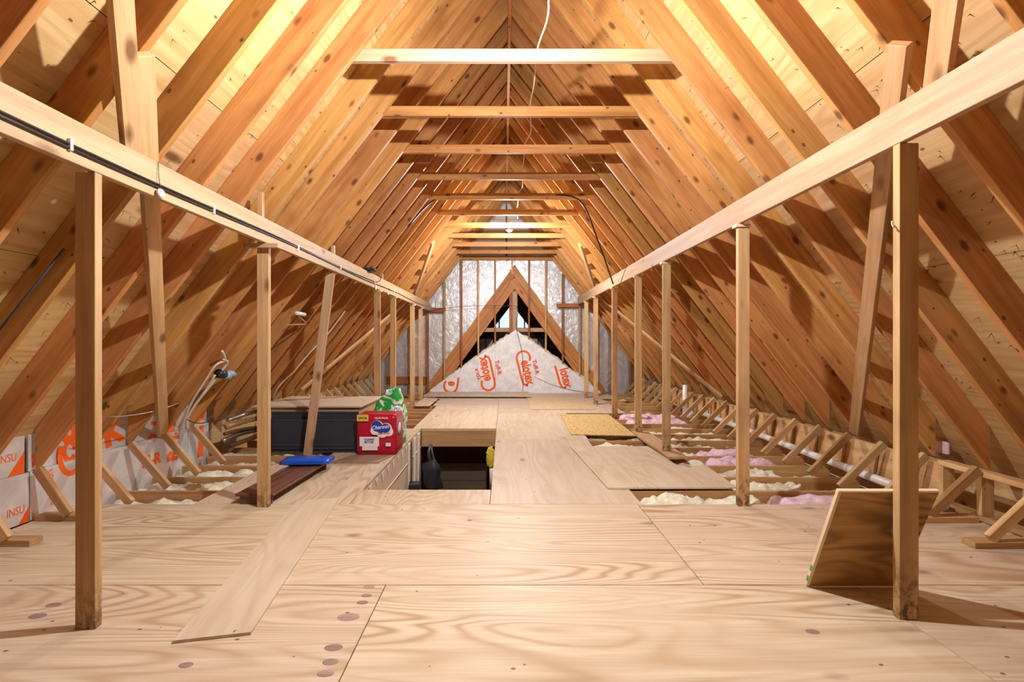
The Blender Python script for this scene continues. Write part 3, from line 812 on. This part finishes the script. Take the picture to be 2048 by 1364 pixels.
# conduit on the near left rafter
o = tube('conduit', [under(-1, -.2, 2.44, -.06), under(-1, .45, 2.455, -.06)], .006, NAVYF); tag(o, 'dark cable running down a rafter behind the cabled beam', 'cable')

# ------------------------------------------------------------------ lamps
def lamp(name, x, y, z, power, label, blocker=True):
    e = empty(name, (x, y, z), label, 'light bulb')
    r = .032
    dome = [(r * math.sin(a * math.pi / 20), -r * math.cos(a * math.pi / 20)) for a in range(1, 13)]
    lathe('glass_bulb_offscreen' if name.endswith('_offscreen') else 'glass_bulb', dome, (x, y, z), bulb_mat(power, r, name + '_glow'), e, 24)
    lathe('bulb_collar', [(.028, .0105), (.0305, .011), (.027, .023), (.018, .045), (.014, .062), (.012, .064)], (x, y, z), PORC, e)
    lathe('lampholder', [(.02, .05), (.032, .06), (.055, .075), (.06, .085), (.06, .095), (.02, .097)], (x, y, z), PORC, e)
    tube('cord', [(x, y, z + .097), (x, y, z + .2), (x, y + (.08 if y > 0 else -.08), H_T + .1)], .006, WSTRING, e)
    return e
lamp('ceiling_bulb_offscreen', .02, 2.40, 3.055, BULB_W['near'], 'bare glowing bulb hanging below the collar ties over the front floor')
lamp('ceiling_bulb', .09, 7.93, CAM_H + 1.80, BULB_W['far'], 'bare glowing bulb among the far collar ties before the foil wall')

# ------------------------------------------------------------------ loose boards
def quad_board(name, corners, z0, th, mat, label, cat='board', drop=0.0):
    c = [Vector(p) for p in corners]
    cen = sum(c, Vector((0, 0))) / 4
    x = (c[3] - c[0]).normalized(); ang = math.atan2(x.y, x.x)
    R = Matrix.Rotation(-ang, 2)
    loc = [R @ (p - cen) for p in c]
    bm = bmesh.new()
    a = [bm.verts.new((p.x, p.y, 0)) for p in loc]; b_ = [bm.verts.new((p.x, p.y, th)) for p in loc]
    bm.faces.new(a); bm.faces.new(b_)
    for i in range(4): bm.faces.new((a[i], a[(i+1) % 4], b_[(i+1) % 4], b_[i]))
    bmesh.ops.recalc_face_normals(bm, faces=bm.faces)
    bmesh.ops.bevel(bm, geom=bm.edges[:], offset=.0012, segments=1, affect='EDGES')
    o = from_bm(name, bm, mat)
    o.location = (cen.x, cen.y, z0); o.rotation_euler = (0, 0, ang)
    tag(o, label, cat)
    return o
E = .0008
quad_board('loose_plank', [(-1.383, 1.952), (-1.087, 2.011), (-1.314, 3.742), (-1.62, 3.68)], E, .013, PLYL, 'long pale plywood plank lying loose on the front floor beside the left post', 'plank')
quad_board('loose_plywood', [(.885, 3.99), (1.99, 4.005), (2.03, 4.70), (.84, 4.70)], E, .016, PLYL, 'wide loose plywood piece over the open joists beside the second bare-beam post', 'plywood')
quad_board('loose_plywood', [(.842, 4.705), (1.74, 4.705), (1.715, 5.57), (.786, 5.56)], E, .016, PLYL, 'loose plywood piece between the wide front piece and the yellow chipboard', 'plywood')
quad_board('chipboard_piece', [(.90, 6.30), (1.745, 6.22), (1.79, 8.03), (.965, 8.03)], E, .014, OSB, 'yellow chipboard piece lying on the walkway beside the loose plank', 'chipboard')
quad_board('chipboard_piece', [(.488, 8.62), (1.70, 8.62), (1.71, 10.36), (.50, 10.36)], E, .016, OSBP, 'pale chipboard sheet at the far end in front of the foam board', 'chipboard')
quad_board('sole_plank', [(1.752, 5.0), (1.965, 5.02), (1.97, 6.48), (1.757, 6.46)], E, .028, LUMBER, 'short plank under two posts beside the open joist bays', 'plank')
quad_board('threshold_board', [(-1.78, 10.40), (.60, 10.38), (.58, 11.2), (-1.78, 11.2)], .03, .03, PLYL, 'long raised board lying at the foot of the printed foam board', 'board')
for x in (-1.6, .35): slab('bearer', x, x + .07, 10.45, 11.15, .0005, .03, JOIST, floor, 'Y')
quad_board('corner_plywood', [(-1.75, 9.0), (-1.43, 9.0), (-1.43, 10.2), (-1.75, 10.3)], E + .012, .016, PLYL, 'narrow plywood offcut at the feet of the far posts under the cabled beam', 'plywood')
quad_board('dark_offcut', [(-1.80, 4.84), (-1.30, 4.84), (-1.22, 5.16), (-1.66, 5.16)], E, .012, wood('greyish_plywood', (.42, .28, .20), (.30, .19, .13), knot_gate=.97), 'greyish brown board offcut in front of the red toilet paper pack', 'board')

sh = empty('shelf_board', (-1.9, 3.65, 0), 'dark brown shelf board on low feet behind the second post', 'shelf')
board('top', (-1.93, 3.615, .072), (-1.88, 4.66, .072), .30, .02, (1, 0, 0), BROWN, sh)
for y in (3.63, 4.60): slab('foot', -2.05 + (y - 3.6) * .05, -1.80 + (y - 3.6) * .05, y, y + .02, .001, .062, BROWN, sh, 'X')

# leaning panel against the right post, shade of its face put into the brown
lp = empty('leaning_panel', (1.79, 2.39, 0), 'brown shaded plywood panel leaning back against a wooden post', 'panel')
p0 = Vector((0, 2.405, .004)); p1 = Vector((0, 2.176, .556))
up_ = (p1 - p0).normalized(); nn = up_.cross(Vector((1, 0, 0)))
mid = (p0 + p1) / 2
hh = (p1 - p0).length
def lpb(name, xa, xb, ua, ub, ta, tb, mat, along='X'):
    c = p0 + up_ * (ua + ub) / 2 + nn * (ta + tb) / 2
    if along == 'X': return board(name, c + Vector((xa, 0, 0)), c + Vector((xb, 0, 0)), ub - ua, tb - ta, up_, mat, lp, .001)
    cc = c + Vector(((xa + xb) / 2, 0, 0))
    return board(name, cc - up_ * (ub - ua) / 2, cc + up_ * (ub - ua) / 2, xb - xa, tb - ta, (1, 0, 0), mat, lp, .001)
sg = 1 if nn.y > 0 else -1
t0, t1 = (0, .018) if sg > 0 else (-.018, 0)
lpb('sheet', 1.568, 2.02, 0, hh, t0, t1, PANELW)
lpb('edge_strip', 1.552, 1.5675, 0, hh, t0, t1, EDGEW, 'U')
lpb('edge_strip', 1.552, 2.02, hh + .0005, hh + .012, t0, t1, EDGEW)  # pale colour stands for the light on the top edge
for u in (.03, .1): lpb('sticker', 1.5505, 1.5518, u, u + .035, t0 + .003, t1 - .003, GREEN)

# raised plywood box and navy panel
bx = empty('plywood_box', (-2.3, 6.1, 0), 'raised plywood box with a wide flat top behind the navy panel', 'box')
slab('top', -3.02, -1.715, 5.60, 6.62, .468, .487, PLYL, bx, 'X')
slab('side', -2.96, -1.75, 5.64, 5.66, 0, .467, LUMBER, bx, 'X'); slab('side', -1.77, -1.75, 5.665, 6.58, 0, .467, LUMBER, bx, 'Y')
slab('side', -2.96, -1.775, 6.56, 6.58, 0, .467, LUMBER, bx, 'X'); slab('side', -2.96, -2.94, 5.665, 6.555, 0, .467, LUMBER, bx, 'Y')
np_ = empty('folded_screen', (-2.15, 5.33, 0), 'dark navy mesh panel in a frame standing against the plywood box', 'panel')
slab('back_cloth', -2.66, -1.66, 5.36, 5.37, .002, .44, NAVY, np_, 'X')
slab('cloth', -2.64, -1.69, 5.318, 5.324, .03, .37, NAVY, np_, 'X')
for z0, z1, y in ((.355, .378, 5.31), (.075, .095, 5.31), (.44, .458, 5.352), (.0, .02, 5.31)): slab('rail', -2.66, -1.665, y, y + .025, z0, z1, NAVYF, np_, 'X')
for x in (-2.66, -1.69): slab('rail', x, x + .025, 5.305, 5.335, 0, .38, NAVYF, np_, 'Z')

# red pack
pk = empty('toilet_paper_pack', (-1.415, 5.37, 0), 'red plastic pack of toilet paper with blue logo beside the stair opening', 'pack')
bm = bmesh.new(); bmesh.ops.create_cube(bm, size=1)
bmesh.ops.subdivide_edges(bm, edges=bm.edges[:], cuts=9, use_grid_fill=True)
for v in bm.verts:
    x, y, z = v.co * 2
    bul = .5 * (1 - x * x) * (1 - z * z)
    v.co = Vector((x * .218, y * (.168) - (.012 * bul if y < -.9 else 0), z * .22 + .222))
    if z > .5: v.co.z += .012 * noise.noise(Vector((x * 6, y * 6, 1))); v.co.x *= 1 - .03 * (z - .5); v.co.y *= 1 - .06 * (z - .5)
    if abs(z) > .85 and abs(x) > .85: v.co.x *= .97
bmesh.ops.translate(bm, vec=(-1.415, 5.375, 0), verts=bm.verts)
from_bm('wrap', bm, RED, pk, True)
YK = 5.193
def PK(px, py): return Vector(((px - VPX) * YK / F_PX, YK, CAM_H - (py - VPY) * YK / F_PX))
def blob(name, cpx, cpy, circles, mat, dy, parent=pk):
    bm = bmesh.new()
    for ci, (px, py, r) in enumerate(circles):
        c = PK(px, py); r = r * YK / F_PX; dyc = dy + ci * .00018
        ring = [bm.verts.new((c.x + r * math.cos(a * .3142) , YK - dyc, c.z + r * math.sin(a * .3142))) for a in range(20)]
        bm.faces.new(ring)
    ext = bmesh.ops.extrude_face_region(bm, geom=bm.faces[:])
    bmesh.ops.translate(bm, vec=(0, .0009, 0), verts=[g for g in ext['geom'] if isinstance(g, bmesh.types.BMVert)])
    return from_bm(name, bm, mat, parent)
blob('logo_cloud', 0, 0, [(755, 853, 12.5), (773, 857, 11.5), (765, 862, 13), (778, 863, 9), (750, 861, 8.5)], WHITEP, .012)
blob('logo_cloud_blue', 0, 0, [(754, 852, 10.8), (772, 856, 9.2), (762, 857, 9)], LBLUE, .0135)
def ptext(s, px, py, size, mat, dy=.0155, shear=0, bold=0, tilt=0, sx=1):
    c = PK(px, py); text('lettering', s, size, frame((c.x, YK - dy, c.z), (1, 0, math.tan(math.radians(tilt))), (0, 0, 1)), mat, pk, .001, shear, bold, sx)
ptext('Charmin', 761, 854, .058, WHITEP, .0155, .25, .0012, 6, .95)
ptext('Ultra Strong', 768, 866.5, .026, REDP, .0155, .1, .0005, 4)
ptext('CLUB PACK', 763, 836, .028, WHITEP, .012, 0, .0008)
slab('gold_label', PK(714.5, 0).x, PK(737.5, 0).x, YK - .0135, YK - .0125, PK(0, 842).z, PK(0, 829).z, YELLOWL, pk, 'X', 0)
ptext('24=134', 726, 836, .036, BLACKC, .0145, 0, .001, 0, .85)
slab('paper_sheet', PK(720, 0).x, PK(759, 0).x, YK - .0165, YK - .0155, PK(0, 892).z, PK(0, 873).z, WHITEP, pk, 'X', 0)
slab('paper_sheet', PK(725, 0).x, PK(756, 0).x, YK - .0150, YK - .0140, PK(0, 900).z, PK(0, 890).z, WHITEP, pk, 'X', 0)
ptext('CLEANS', 739, 878.5, .031, LBLUE, .0175, 0, .0012); ptext('BETTER', 739, 884, .031, LBLUE, .0175, 0, .0012)
slab('blue_label', PK(772, 0).x, PK(782, 0).x, YK - .0135, YK - .0125, PK(0, 892).z, PK(0, 885).z, CABW, pk, 'X', 0)
# emblem on the visible side
lathe('side_emblem', [(.02, 0), (.085, 0), (.085, .001), (.02, .001)], (-1.197, 5.36, .27), LBLUE, pk, 20, 'X')
lathe('side_emblem', [(.02, 0), (.07, 0), (.07, .001), (.02, .001)], (-1.195, 5.36, .27), WHITEP, pk, 20, 'X')
# green bag
gb = empty('printed_bag', (-1.4, 5.83, 0), 'shiny green and white printed plastic bag behind the red pack', 'bag')
bm = bmesh.new(); bmesh.ops.create_cube(bm, size=1)
bmesh.ops.subdivide_edges(bm, edges=bm.edges[:], cuts=15, use_grid_fill=True)
for v in bm.verts:
    x, y, z = v.co * 2; h = (z + 1) / 2
    taper = 1 - max(0, h - .55) * 1.35
    cx = .10 * max(0, h - .45)
    rr = 1 - .12 * (x * x * y * y)
    v.co = Vector((x * .205 * taper * rr + cx, y * .19 * (1 - .75 * max(0, h - .5)) * rr, h * .66))
    v.co += Vector((noise.noise(v.co * 9), noise.noise(v.co * 9 + Vector((5, 0, 0))), noise.noise(v.co * 7))) * .028 * (.3 + h)
    v.co.z = max(v.co.z, .0015)
    if h > .97: v.co.z += .03 * noise.noise(Vector((x * 4, y * 4, 3)))
bmesh.ops.translate(bm, vec=(-1.435, 5.84, .002), verts=bm.verts)
from_bm('film', bm, GBAG, gb, True)
# blue packet on the brown shelf board
bm = bmesh.new(); bmesh.ops.create_cube(bm, size=1); bmesh.ops.subdivide_edges(bm, edges=bm.edges[:], cuts=9, use_grid_fill=True)
for v in bm.verts:
    x, y, z = v.co * 2
    k = (1 - x ** 6) * (1 - y ** 4)
    v.co = Vector((x * .225, y * .10, z * .032 * (.45 + .55 * k)))
    v.co.z += .006 * noise.noise(Vector((x * 3, y * 3, z)))
o = from_bm('folded_tarp', bm, BLUEB, None, True); o.location = (-1.885, 4.5, .118); o.rotation_euler = (0, 0, .06)
tag(o, 'folded shiny blue plastic tarp lying on the dark brown shelf board', 'tarp')

# ------------------------------------------------------------------ junction cluster and bits on the left rafters
jb = empty('cable_cluster', (-2.8, 4.72, .9), 'bundle of white cables with a black canister hanging on rafters above the foil boards', 'cables')
def UL(px, py, off=-.05):
    a = (VPX - px) / F_PX; b_ = (VPY - py) / F_PX      # |x| = a*Y, H = b*Y on the left rafter undersides
    y = (W_T - CX + 2.0 / 1.3) / (a + b_ / 1.3)
    y *= .985
    return Vector((-a * y, y, CAM_H + b_ * y))
tube('cable', [UL(444, 702), UL(450, 720), UL(432, 730), UL(408, 765), UL(383, 805), UL(366, 845), UL(358, 870)], .011, WCABLE, jb)
tube('cable', [UL(446, 718), UL(455, 725), UL(443, 742), UL(420, 772), UL(392, 808), UL(372, 840)], .011, WCABLE, jb)
tube('cable', [UL(430, 750), UL(415, 775), UL(390, 810), UL(372, 838)], .011, WCABLE, jb)
tube('cable', [UL(372, 838), UL(390, 846), UL(410, 845), UL(425, 835)], .005, BLACKC, jb)
c = UL(437, 747); 
tube('canister', [c, UL(447, 749)], .045, BLACKC, jb, 14, False)
STRIPE = plain('blue_white_wire_sleeve', (.30, .48, .62), .4, vary=.5)
tube('wire_bundle', [UL(447, 749), UL(456, 752)], .042, STRIPE, jb, 12, False)
tube('wire_bundle', [UL(458, 746), UL(467, 749)], .032, STRIPE, jb, 12, False)
tube('wire_end', [UL(466, 750), UL(470, 747), UL(474, 753)], .005, REDP, jb, 6)
tube('wire_end', [UL(450, 754), UL(454, 758), UL(449, 762)], .005, REDP, jb, 6)
o = tube('slack_wire', [UL(200, 833), UL(250, 832), UL(310, 822), UL(358, 806)], .004, METAL); tag(o, 'thin grey wire drooping between rafters behind the left post', 'wire')
hk = empty('pipe_hanger', (-2.4, 5.4, 1.6), 'white capped peg with wire brace sticking out of a left rafter', 'peg')
tube('cap', [UL(592, 626), UL(609, 629)], .022, WHITEP, hk, 12, False)
tube('brace', [UL(595, 630), UL(612, 646)], .008, LUMBER, hk, 8, False); tube('brace', [UL(572, 650), UL(612, 648)], .006, LUMBER, hk, 8, False)
cdg = 'pale cable runs on the rafters behind the leaning post'
o = tube('rafter_cable', [UL(690, 622), UL(655, 668), UL(620, 705), UL(590, 740), UL(560, 770), UL(545, 797)], .010, WCABLE)
tag(o, 'pale cable running down rafters behind the leaning post', 'cable', cdg)
# loose dark pipes and wires at the left eave, behind the far foil board
pl = empty('pipe_pile', (-3.1, 6.0, 0), 'tangle of pale insulated pipes under the rafters left of the navy panel', 'pipes')
for i, (za, zb, r) in enumerate(((.12, .16, .03), (.2, .18, .022), (.28, .30, .03), (.36, .40, .025), (.06, .1, .028))):
    tube('pipe', [(-3.22 + .02 * i, 5.36, za), (-3.15 + .03 * i, 5.6, (za + zb) / 2 + .02), (-3.05, 5.9, zb)], r, (METAL, BROWN, JOIST)[i % 3], pl)

# ------------------------------------------------------------------ stair opening and the room below
ws = bmesh.new()
def q(bm, *pts): bm.faces.new([bm.verts.new(p) for p in pts])
ZL = -2.75
q(ws, (HX0, HY0, ZT - .0), (HX0, HY1 + 2.2, ZS), (HX0, HY1 + 2.2, ZL), (HX0, HY0, ZL)) if False else None
q(ws, (HX0 - .012, HY0, ZT), (HX0 - .012, HY1, ZT), (HX0 - .012, HY1, ZL), (HX0 - .012, HY0, ZL))
q(ws, (HX1 + .02, HY0, ZT), (HX1 + .02, HY1, ZT), (HX1 + .02, HY1, ZL), (HX1 + .02, HY0, ZL))
q(ws, (HX0 - .012, HY0 - .005, ZT), (HX1 + .02, HY0 - .005, ZT), (HX1 + .02, HY0 - .005, ZL), (HX0 - .012, HY0 - .005, ZL))
wsw = from_bm('wall_stairwell', ws, DRYW); wsw['kind'] = 'structure'
ws = bmesh.new()
q(ws, (-2.2, 9.3, ZS), (1.0, 9.3, ZS), (1.0, 9.3, ZL), (-2.2, 9.3, ZL))
wb_ = from_bm('wall_below', ws, BRNW); wb_['kind'] = 'structure'
for nm, pts in (('floor_below', ((-2.2, 3.9, ZL), (1.0, 3.9, ZL), (1.0, 9.3, ZL), (-2.2, 9.3, ZL))),
                ('wall_below_left', ((-2.2, 3.9, ZS), (-2.2, 9.3, ZS), (-2.2, 9.3, ZL), (-2.2, 3.9, ZL))),
                ('wall_below_front', ((-2.2, 3.9, ZS), (1.0, 3.9, ZS), (1.0, 3.9, ZL), (-2.2, 3.9, ZL))),
                ('wall_below_right', ((1.0, 3.9, ZS), (1.0, 9.3, ZS), (1.0, 9.3, ZL), (1.0, 3.9, ZL)))):
    ws = bmesh.new(); q(ws, *pts); o = from_bm(nm, ws, DRYW); o['kind'] = 'structure'
slab('header', HX0, HX1, HY1 - .035, HY1 - .001, -.255, ZT - .001, POSTW, wsw, 'X')
for x0, y0, y1, z0, m in ((0, 5.85, 5.93, -2.2, PALEW), (0, 6.22, 6.29, -2.2, PALEW), (0, 6.5, 6.6, -2.2, PALEW), (0, 6.01, 6.05, -2.2, BROWN)):
    slab('strip', HX0 - .011, HX0 + .006, y0, y1, z0, ZT - .005, m, wsw, 'Z')
# torn white drywall paper along the left edge of the opening
for i in range(9):
    y = 4.15 + i * .22; hgt = random.uniform(.05, .12)
    prism('paper_flap', [(0, 0), (.10, 0), (.05, -hgt)], frame((HX0 - .009, y, ZT - .01), (0, 1, 0), (0, 0, 1)), .002, PALEW, wsw)
cbn = empty('cabinet', (-.75, 8.6, ZL), 'white two-door cabinet in the room below the stair opening', 'cabinet')
YC = 8.35
def zc(py): return CAM_H - (py - VPY) * YC / F_PX
def xc(px): return (px - VPX) * YC / F_PX
slab('body', xc(876), xc(972), YC + .02, YC + .5, ZL, zc(962), CABW, cbn, 'Z')
slab('worktop', xc(874), xc(973), YC - .03, YC + .5, zc(955), zc(941), CABW, cbn, 'X')
slab('gap', xc(876), xc(972), YC + .03, YC + .5, zc(961.5), zc(955.5), CABW, cbn, 'X')
for a, b_ in ((878, 923.5), (925.5, 971)):
    d = slab('door', xc(a), xc(b_), YC, YC + .018, ZL + .1, zc(962.5), CABW, cbn, 'Z')
    slab('panel', xc(a + 11), xc(b_ - 5), YC - .006, YC - .001, ZL + .3, zc(967), CABW, d, 'Z')
bp_ = empty('backpack', (-.98, 6.45, -.6), 'black nylon bag hanging inside the stair opening', 'bag')
bm = bmesh.new(); bmesh.ops.create_cube(bm, size=1); bmesh.ops.subdivide_edges(bm, edges=bm.edges[:], cuts=9, use_grid_fill=True)
for v in bm.verts:
    x, y, z = v.co * 2
    k = 1 - .42 * max(0, z - .35) - .25 * max(0, -z - .55)
    bul = (1 - x ** 4) * (1 - z ** 4)
    v.co = Vector((x * .115 * k - .035 * z + .012 * math.sin(z * 5), y * (.035 + .05 * bul), z * .185 + .03 * x * (1 if z > 0 else .4)))
    v.co += Vector((noise.noise(v.co * 14), 0, noise.noise(v.co * 11 + Vector((3, 1, 0))))) * .012 + Vector((-.985, 6.42, -.57))
from_bm('body', bm, BAGM, bp_, True)
board('pocket', (-1.03, 6.325, -.66), (-.93, 6.325, -.66), .12, .02, (0, 0, 1), BAGM, bp_, .006)
tube('strap', [(-1.0, 6.42, -.40), (-1.04, 6.45, -.28), (-1.03, 6.60, -.2)], .022, BAGM, bp_); tube('strap', [(-.95, 6.42, -.40), (-1.0, 6.5, -.28), (-1.03, 6.61, -.21)], .020, BAGM, bp_)
dp = empty('dustpan', (-1.13, 5.9, -.75), 'black dustpan box hanging on the left wall of the stair opening', 'dustpan')
board('tray', (-1.16, 5.72, -.55), (-1.03, 5.74, -.55), .16, .16, (0, 0, 1), BAGM, dp); tube('handle', [(-1.14, 5.75, -.47), (-1.165, 5.95, -.08)], .012, BROWN, dp, 8, False)
du = empty('feather_duster', (-.16, 6.3, -.3), 'yellow duster hanging on the right wall of the stair opening', 'duster')
bm = bmesh.new(); bmesh.ops.create_icosphere(bm, subdivisions=4, radius=1)
for v in bm.verts:
    n_ = 1 + .35 * noise.noise(v.co * 5); v.co = Vector((v.co.x * .06 * n_, v.co.y * .07 * n_, v.co.z * .14 * n_)) + Vector((-.17, 6.15, -.27))
from_bm('head', bm, DUSTY, du, True)
tube('handle', [(-.17, 6.1, -.4), (-.175, 5.9, -.6), (-.16, 5.6, -.85)], .010, BROWN, du)
tube('bottle', [(-.15, 5.95, -.36), (-.15, 5.95, -.55)], .035, CABW, du, 12, False)
